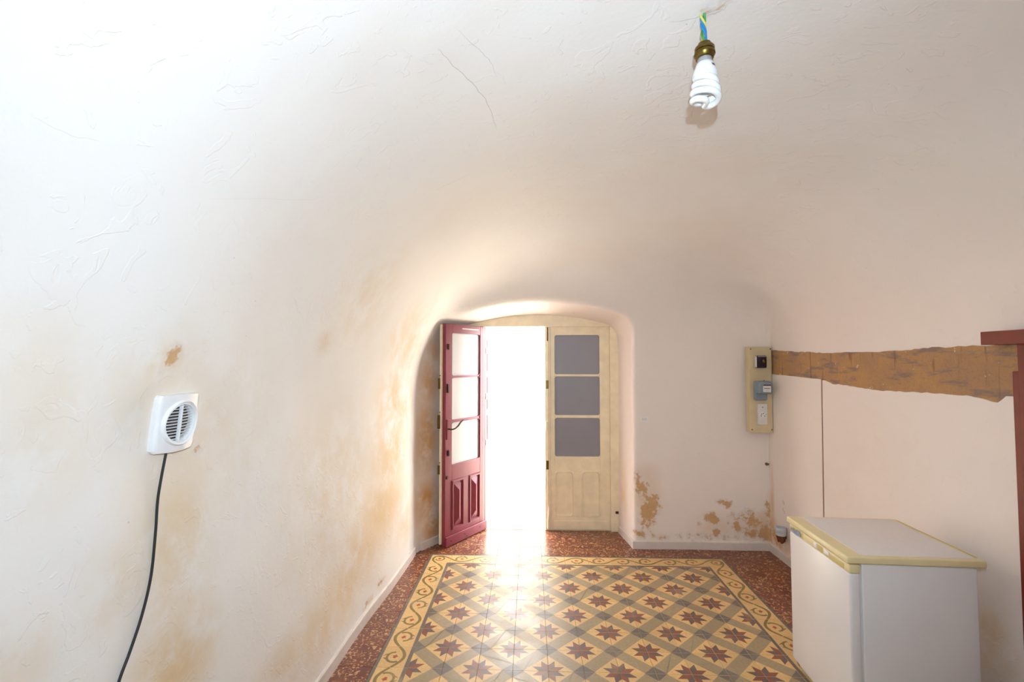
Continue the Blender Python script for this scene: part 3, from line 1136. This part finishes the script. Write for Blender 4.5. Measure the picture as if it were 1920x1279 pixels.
for y, z in ((4.335, .50), (4.315, .49), (4.335, .43), (4.313, .415)):
    obj('plug_hole', Geo().box((2.2050, y - .003, z), (2.2070, y + .003, z + .03), .0008), M['crack'], WR)

# ------------------------------------------------------------------ oxblood doorway on the right wall
tr2 = set_props(empty('trim_2', (2.2, 1.75, 0)), 'oxblood painted door casing at the right edge with projecting top board', 'door frame', kind='structure')
def tpart(name, lo, hi, bev=.004):
    o_ = tr2.location
    return obj(name, Geo().box([lo[i] - o_[i] for i in range(3)], [hi[i] - o_[i] for i in range(3)], bev), M['redframe'], tr2)
tpart('casing_post', (2.176, 2.14, 0), (2.25, 2.232, 1.825))
tpart('casing_edge', (2.180, 2.230, 0), (2.25, 2.262, 1.70))
tpart('casing_post', (2.176, 1.24, 0), (2.25, 1.33, 1.825))
tpart('casing_head', (2.178, 1.33, 1.76), (2.25, 2.14, 1.825))
tpart('cornice_board', (2.135, 1.12, 1.822), (2.25, 2.358, 1.884), .003)
d3 = set_props(empty('door_3', (2.215, 1.335, 0)), 'oxblood panelled door inside the casing at the right edge', 'door', kind='structure')
def dp(name, lo, hi, bev=.004): return obj(name, Geo().box(lo, hi, bev), M['redframe'], d3)
dp('stile', (0, 0, .01), (.035, .10, 1.755)); dp('stile', (0, .70, .01), (.035, .80, 1.755))
for z0, z1 in ((.01, .16), (.82, .94), (1.64, 1.755)): dp('rail', (0, .10, z0), (.035, .70, z1))
for z0, z1 in ((.16, .82), (.94, 1.64)): dp('sunk_panel', (.01, .10, z0), (.03, .70, z1))
obj('knob', Geo().lathe([(.008, 0), (.008, .02), (.022, .03), (.025, .042), (.018, .052), (.001, .055)][::1], 20, axis='X', origin=(-.055, .07, .95)), M['brass'], d3, smooth=True)

# ------------------------------------------------------------------ meter board in the corner
mb = set_props(empty('meter_board', (2.105, 4.57, 1.09)), 'tall cream wooden meter board screwed up in the corner of the end wall', 'meter board')
obj('board', Geo().box((-.108, -.10, 0), (.098, -.024, .784), .005), M['board'], mb)
for x, z in ((-.09, .762), (.086, .762), (-.09, .03), (.086, .03)):
    obj('screw', Geo().lathe([(.006, 0), (.006, -.002), (.003, -.004), (.0005, -.0045)], 10, axis='Y', origin=(x, -.10, z)), M['brass'], mb)
FY = 4.47
# main switch
ms = set_props(empty('main_switch', (2.094, FY, 1.68)), 'black box switch at the top of the cream meter board', 'switch')
obj('housing', Geo().box((-.046, -.045, 0), (.046, 0, .112), .010), M['dark'], ms, smooth=True)
obj('side_clip', Geo().box((-.050, -.040, .006), (-.042, -.006, .106), .002), M['plate'], ms)
obj('top_clip', Geo().box((-.036, -.0465, .100), (.040, -.02, .107), .002), M['grey_collar'], ms)
obj('push_button', Geo().lathe([(.014, 0), (.014, -.008), (.010, -.012), (.0005, -.013)], 16, axis='Y', origin=(.014, -.045, .062)), M['brass'], ms, smooth=True)
# electricity meter
em = set_props(empty('electricity_meter', (2.090, FY, 1.385)), 'grey electricity meter with white dial on the cream board', 'meter')
obj('terminal_cover', Geo().box((-.062, -.05, 0), (.052, 0, .085), .018), M['grey_plastic'], em, smooth=True)
cv = obj('dial_cover', Geo().box((-.062, -.115, .065), (.062, 0, .178), .018, seg=3), M['grey_plastic'], em, smooth=True)
obj('dial_plate', Geo().box((-.024, -.1175, .082), (.044, -.114, .152), .001), M['plate'], cv)
obj('counter_window', Geo().box((-.024, -.1185, .138), (.044, -.117, .150)), M['ink'], cv)
obj('dial_disc', Geo().box((-.016, -.1185, .112), (.034, -.117, .117)), M['ink'], cv)
obj('dial_print', Geo().box((-.008, -.1185, .094), (.026, -.117, .097)), M['crack'], cv)
obj('seal', Geo().tube([(.012, -.06, .175), (.012, -.06, .186)], .004, 8), M['iron'], em)
# fuse plate
fp = set_props(empty('fuse_holder', (2.106, FY, 1.165)), 'white fuse plate at the foot of the cream meter board', 'fuse holder')
obj('plate', Geo().box((-.042, -.014, 0), (.042, 0, .188), .004), M['plate'], fp)
obj('plate_gasket', Geo().box((-.046, -.004, -.003), (.044, 0, .195), .001), M['crack'], fp)
obj('fuse_cap', Geo().lathe([(.026, 0), (.026, -.006), (.022, -.009), (.0005, -.0095)], 20, axis='Y', origin=(-.002, -.014, .092)), M['white_plastic'], fp, smooth=True)
for x, z in ((.0, .158), (-.014, .098), (.002, .103), (.026, .094), (-.018, .082), (.012, .08)):
    obj('screw', Geo().lathe([(.0048, 0), (.0045, -.003), (.0005, -.0035)], 8, axis='Y', origin=(x, -.0145 if x > .02 or z > .15 else -.0225, z)), M['brass'], fp)

# painted-over light switch beside the door recess
sw = set_props(empty('light_switch', (1.07, snap([(1.07, 4.58, 1.19)])[0][0][1], 1.168)), 'painted-over light switch on the end wall beside the door recess', 'switch')
obj('switch_plate', Geo().box((-.036, -.010, 0), (.036, .012, .05), .004), M['plaster'], sw)
obj('rocker', Geo().box((-.022, -.016, .018), (.022, -.006, .038), .003), M['plate'], sw)

# wall hook and cut-off pipe in the corner
hk = set_props(empty('wall_hook', (2.185, 4.565, .79)), 'tiny tarnished hook in the corner under the meter board', 'hook')
obj('rose', Geo().lathe([(.013, .01), (.013, -.004), (.008, -.008), (.005, -.012)], 12, axis='Y'), M['brass'], hk, smooth=True)
obj('hook_pin', Geo().tube([(0, -.008, 0), (0, -.028, 0), (0, -.034, .006), (0, -.033, .014)], .004, 8), M['brass'], hk, smooth=True)
pp = set_props(empty('pipe_stub', (2.165, 4.30, .15)), 'pale grey pipe cup over a broken brown pipe beside the fridge', 'pipe')
obj('cup', Geo().lathe([(.034, .085), (.040, .088), (.042, .10), (.040, .112), (.044, .118), (.046, .150), (.043, .156), (.036, .156), (.034, .11)], 20), M['pipe_grey'], pp, smooth=True)
g = Geo()
V, F_ = [], []
for k in range(12):
    a = 2 * math.pi * k / 12
    V.append((.040 * math.cos(a), .040 * math.sin(a), .09))
for k in range(12):
    a = 2 * math.pi * k / 12
    V.append((.030 * math.cos(a) + .004, .030 * math.sin(a), .02 + .03 * rs_.random()))
for k in range(12): F_.append((k, (k + 1) % 12, 12 + (k + 1) % 12, 12 + k))
F_ += [tuple(range(11, -1, -1)), tuple(range(12, 24))]
obj('broken_pipe', g.add(V, F_), M['brown_clay'], pp)
obj('wall_bracket', Geo().box((.03, -.012, .06), (.042, .012, .12), .002), M['iron'], pp)

# ------------------------------------------------------------------ extractor fan on the left wall
fp_, fn2 = snap([(-1.183, 1.546, 1.549)])
nrm = Vector(-fn2[0])                 # into the room
zax = Vector((0, 0, 1)); zax = (zax - nrm * zax.dot(nrm)).normalized()
xax = (-nrm).cross(zax).normalized()   # x to the right as seen from the room
mt = Matrix((xax, -nrm, zax)).transposed().to_4x4()
ef = empty('extractor_fan', Vector(fp_[0]))
ef.rotation_euler = mt.to_euler()
set_props(ef, 'white square extractor fan with round slatted grille on the left wall', 'extractor fan')
S_ = .085; RG = .060; DEP = .024
def bulge(x): return -DEP - .012 * (1 - (x / S_) ** 2)
N = 64
V, F_ = [], []
def sq(an, s):
    c, d = math.cos(an), math.sin(an)
    k = s / max(abs(c), abs(d))
    return c * k, d * k * 1.08
prof = []
for k in range(N):
    an = 2 * math.pi * (k + .5) / N
    ox, oz = sq(an, S_)
    ix, iz = RG * 1.22 * math.cos(an), RG * 1.22 * math.sin(an)
    bow = 1 + .05 * (1 - (ox / S_) ** 2)
    col = [(ox * .985, .004, oz * .985), (ox, -.010, oz), (ox, -DEP + .006, oz * (1 + (bow - 1) * .6)), (ox * .965, bulge(ox) + .001, oz * .97 * bow)]
    for t in (.33, .66, 1.0):
        x_, z_ = ox * .965 * (1 - t) + ix * t, oz * .97 * bow * (1 - t) + iz * t
        col.append((x_, bulge(x_), z_))
    V += col
K = 7
for k in range(N):
    k2 = (k + 1) % N
    for i in range(K - 1):
        F_.append((k * K + i, k2 * K + i, k2 * K + i + 1, k * K + i + 1))
obj('housing', Geo().add(V, F_), M['white_plastic'], ef, smooth=True)
V, F_ = [], []
rp = [(1.25, .004), (1.23, -.005), (1.17, -.0085), (1.09, -.003), (1.02, -.004), (1.0, -.001), (.985, .012), (.985, .03)]
for k in range(N):
    an = 2 * math.pi * (k + .5) / N
    for f, dy in rp:
        x_ = RG * f * math.cos(an)
        V.append((x_, bulge(x_) + dy, RG * f * math.sin(an)))
K = len(rp)
for k in range(N):
    k2 = (k + 1) % N
    for i in range(K - 1):
        F_.append((k * K + i, k2 * K + i, k2 * K + i + 1, k * K + i + 1))
gr = obj('grille_ring', Geo().add(V, F_), M['white_plastic'], ef, smooth=True)
obj('dark_duct', Geo().lathe([(RG * .99, .0), (RG * .99, -.010), (.02, -.012), (.0005, -.014)], 32, axis='Y'), M['fan_dark'], ef)
for k in range(12):
    z = -RG + (k + .65) * 2 * RG / 12.3
    hw = math.sqrt(max(RG * RG - z * z, 1e-5)) * .99
    if hw < .01: continue
    g = Geo()
    xs = np.linspace(-hw, hw, 7)
    V = []
    for x_ in xs:
        y0 = bulge(x_) + .004
        V += [(x_, y0, z), (x_, y0, z + .0018), (x_, y0 + .007, z + .0022), (x_, y0 + .007, z + .0004)]
    F_ = []
    for a in range(6):
        for b in range(4):
            F_.append((a * 4 + b, a * 4 + (b + 1) % 4, a * 4 + 4 + (b + 1) % 4, a * 4 + 4 + b))
    F_ += [(0, 1, 2, 3), (24, 27, 26, 25)]
    obj('slat', g.add(V, F_), M['white_plastic'], gr)
obj('grille_rib', Geo().box((-.003, bulge(0) + .001, -RG * .98), (.003, bulge(0) + .012, RG * .98), .001), M['white_plastic'], gr)
wb = obj('wall_box', Geo().box((-.07, -.005, -.074), (.07, .03, .074), .002), M['plate'], ef)
# black cable down the wall
CORD = [(-1.191, 1.521, 1.453), (-1.195, 1.507, 1.317), (-1.194, 1.499, 1.202), (-1.197, 1.488, 1.075), (-1.201, 1.464, 0.972), (-1.204, 1.427, 0.882), (-1.204, 1.39, 0.815), (-1.206, 1.34, 0.695), (-1.206, 1.26, 0.495), (-1.204, 1.17, 0.265), (-1.204, 1.09, 0.1)]
cpts, cn = snap(CORD, .006)
cpts[0] -= cn[0] * .008
# smooth the path
def catmull(P, n=8):
    P = [Vector(p) for p in P]
    out = []
    for i in range(len(P) - 1):
        p0, p1, p2, p3 = P[max(i - 1, 0)], P[i], P[i + 1], P[min(i + 2, len(P) - 1)]
        for k in range(n):
            t = k / n
            out.append(.5 * ((2 * p1) + (p2 - p0) * t + (2 * p0 - 5 * p1 + 4 * p2 - p3) * t * t + (3 * p1 - p0 - 3 * p2 + p3) * t ** 3))
    return out + [P[-1]]
inv = mt.inverted()
cl = [inv.to_3x3() @ (Vector(p) - Vector(fp_[0])) for p in catmull(cpts)]
obj('power_cable', Geo().tube(cl, .0042, 10), M['black'], ef, smooth=True)

# ------------------------------------------------------------------ pendant bulb
lp, ln_ = snap([(.514, 1.397, 2.77)])
lz = float(lp[0][2])
pl = set_props(empty('pendant_bulb', (float(lp[0][0]), float(lp[0][1]), lz)), 'bare spiral energy-saving bulb in a brass holder hanging on twisted wires', 'lamp')
for k, (mtn, ph) in enumerate((('blue', 0), ('yellow', 2.1), ('green', 4.2), ('blue', 1.1))):
    pts = []
    for i in range(25):
        t = i / 24
        a = ph + t * 7.5
        rr = .0055 if t > .15 else .0055 + .004 * (1 - t / .15)
        pts.append((rr * math.cos(a) - .004 * (1 - t), rr * math.sin(a), .012 - t * .105))
    obj('wire', Geo().tube(pts, .0034, 8), M[mtn], pl, smooth=True)
obj('bulb_holder', Geo().lathe([(.009, -.083), (.013, -.084), (.018, -.087), (.019, -.094), (.024, -.096), (.028, -.101), (.028, -.109), (.025, -.111), (.029, -.114), (.030, -.121), (.027, -.125), (.025, -.132), (.022, -.133)], 28), M['brass'], pl, smooth=True)
cb = empty('spiral_bulb', (0, 0, 0), parent=pl)
obj('collar', Geo().lathe([(.0195, -.128), (.021, -.148), (.018, -.149)], 24), M['grey_collar'], cb, smooth=True)
bal = obj('ballast', Geo().lathe([(.018, -.145), (.0215, -.147), (.025, -.152), (.031, -.168), (.0345, -.182), (.0345, -.189), (.031, -.192), (.004, -.193)], 32), M['white_plastic'], cb, smooth=True)
for j, (a0, a1, z0) in enumerate(((-62, -36, -.1625), (-60, -40, -.1665), (-34, -28, -.1645))):
    V = []
    for i in range(6):
        a = R(a0 + (a1 - a0) * i / 5 - 10)
        rr = .0296 if j != 1 else .0312
        V += [(rr * math.cos(a), rr * math.sin(a), z0 + .0014), ((rr + .0008) * math.cos(a), (rr + .0008) * math.sin(a), z0 - .0014)]
    obj('print_mark', Geo().add(V, [(2 * i, 2 * i + 1, 2 * i + 3, 2 * i + 2) for i in range(5)]), M['ink'], bal)
h1, h2 = [], []
turns = 1.75
NN = 64
for i in range(NN + 1):
    t = i / NN
    a = t * turns * 2 * math.pi
    rr = .026 + .010 * min(1, t * 1.6)
    if t > .86: rr *= 1 - .75 * ((t - .86) / .14) ** 2
    z = -.190 - .078 * min(t, .9) - (.006 * math.sin((t - .9) / .1 * 1.57) if t > .9 else 0)
    h1.append((rr * math.cos(a), rr * math.sin(a), z))
    h2.append((-rr * math.cos(a), -rr * math.sin(a), z))
path = h1 + h2[::-1]
glass = NT('white_bulb_glass')
gn = glass.noise(40, 2, .5, glass.n('TexCoord').outputs['Object'])
glass.l(glass.mix(gn, (.9, .9, .9, 1), (.86, .87, .88, 1)), glass.b.inputs['Base Color'])
glass.b.inputs['Roughness'].default_value = .15
obj('spiral_tube', Geo().tube(path, .0088, 12), glass.mat, cb, smooth=True)

# ------------------------------------------------------------------ small fridge
fz = set_props(empty('fridge', (1.462, 2.300, 0), (0, 0, R(-3))), 'small white undercounter fridge with yellowed top edging beside the right wall', 'fridge')
W_, D_ = .565, .545        # width along y, depth along x
def fb(name, lo, hi, bev, mtn, par=fz, **k):
    return obj(name, Geo().box(lo, hi, bev, seg=3), M[mtn], par, smooth=True, **k)
fb('body', (.055, 0, .02), (D_, W_, .815), .006, 'fridge_white')
dr = fb('fridge_door', (0, .0, .06), (.048, W_, .772), .010, 'fridge_white')
fb('door_seal', (.046, .012, .07), (.057, W_ - .012, .80), .003, 'plate')
hs = fb('handle_strip', (0, .0, .770), (.048, W_, .812), .006, 'ecru')
fb('grip_recess', (-.0015, .04, .777), (.010, .20, .800), .001, 'ecru_dark', hs)
fb('grip_bar', (-.005, .16, .783), (.006, .205, .806), .004, 'white_plastic', hs)
fb('grip_recess', (-.0015, .22, .777), (.010, .27, .806), .001, 'ecru_dark', hs)
fb('grip_bar', (-.004, .275, .779), (.006, .30, .806), .004, 'white_plastic', hs)
fb('grip_recess', (-.0015, .41, .777), (.010, .52, .806), .001, 'ecru_dark', hs)
tp = obj('torn_tape', Geo().add([(-.004, .425, .790), (-.008, .46, .812), (-.006, .50, .788), (-.009, .53, .806), (-.005, .545, .782), (-.002, .44, .776), (-.003, .50, .772)],
                                [(0, 1, 5), (1, 2, 6), (1, 6, 5), (2, 3, 4), (2, 4, 6)]), M['blue_tape'], fz)
tp['label'] = 'crumpled bluish tape at the far end of the handle strip'
wt = fb('worktop', (-.012, -.008, .818), (.580, W_ + .008, .850), .006, 'ecru')
fb('worktop_inlay', (.060, .018, .848), (.548, W_ - .012, .8515), .001, 'fridge_top', wt)
fb('rear_groove', (.562, .03, .8475), (.572, W_ - .02, .8512), .001, 'ecru_dark', wt)
for x, y in ((.09, .04), (.09, W_ - .04), (.50, .04), (.50, W_ - .04)):
    obj('foot', Geo().lathe([(.018, 0), (.018, .012), (.010, .014), (.010, .022)], 16, origin=(x, y, .0015)), M['black'], fz)
fb('plinth', (.03, .02, .022), (.055, W_ - .02, .062), .003, 'plate')

# ------------------------------------------------------------------ hairline cracks in the vault
CRACKS = [
    ([(-0.276, 1.406, 2.694), (-0.247, 1.511, 2.706), (-0.191, 1.657, 2.717), (-0.154, 1.798, 2.721), (-0.141, 1.963, 2.719)], 0.003),
    ([(-0.285, 2.324, 2.671), (-0.377, 2.322, 2.632), (-0.465, 2.312, 2.587)], 0.002),
    ([(-0.207, 1.356, 2.714), (-0.17, 1.445, 2.726), (-0.128, 1.534, 2.731), (-0.116, 1.611, 2.732)], 0.0018),
    ([(0.425, 1.421, 2.769), (0.473, 1.415, 2.77), (0.514, 1.397, 2.768), (0.549, 1.366, 2.77), (0.562, 1.342, 2.77)], 0.003),
    ([(-0.953, 0.867, 2.217), (-0.951, 0.939, 2.219), (-0.935, 0.995, 2.228)], 0.0007),
    ([(-0.788, 1.752, 2.362), (-0.828, 1.668, 2.326), (-0.928, 1.344, 2.22)], 0.0007),
    ([(0.522, 1.397, 2.768), (0.549, 1.386, 2.769), (0.567, 1.367, 2.77)], 0.003),
]
for pts, wd in CRACKS:
    dense = [tuple(p) for p in catmull(pts, 5)]
    jit = random.Random(len(dense))
    dense = [(p[0] + jit.uniform(-.003, .003), p[1] + jit.uniform(-.003, .003), p[2]) for p in dense]
    cp, cn_ = snap(dense, .0012)
    V, F_ = [], []
    for i in range(len(cp)):
        a, b = Vector(cp[max(i - 1, 0)]), Vector(cp[min(i + 1, len(cp) - 1)])
        t = (b - a).normalized()
        sd = t.cross(Vector(cn_[i])).normalized()
        ww = .6 * wd * (.4 + .6 * math.sin(math.pi * (i + .5) / len(cp))) / 2
        V += [Vector(cp[i]) + sd * ww, Vector(cp[i]) - sd * ww]
    for i in range(len(cp) - 1): F_.append((2 * i, 2 * i + 1, 2 * i + 3, 2 * i + 2))
    obj('hairline_crack', Geo().add(V, F_), M['crack'], CEIL, fixn=False)
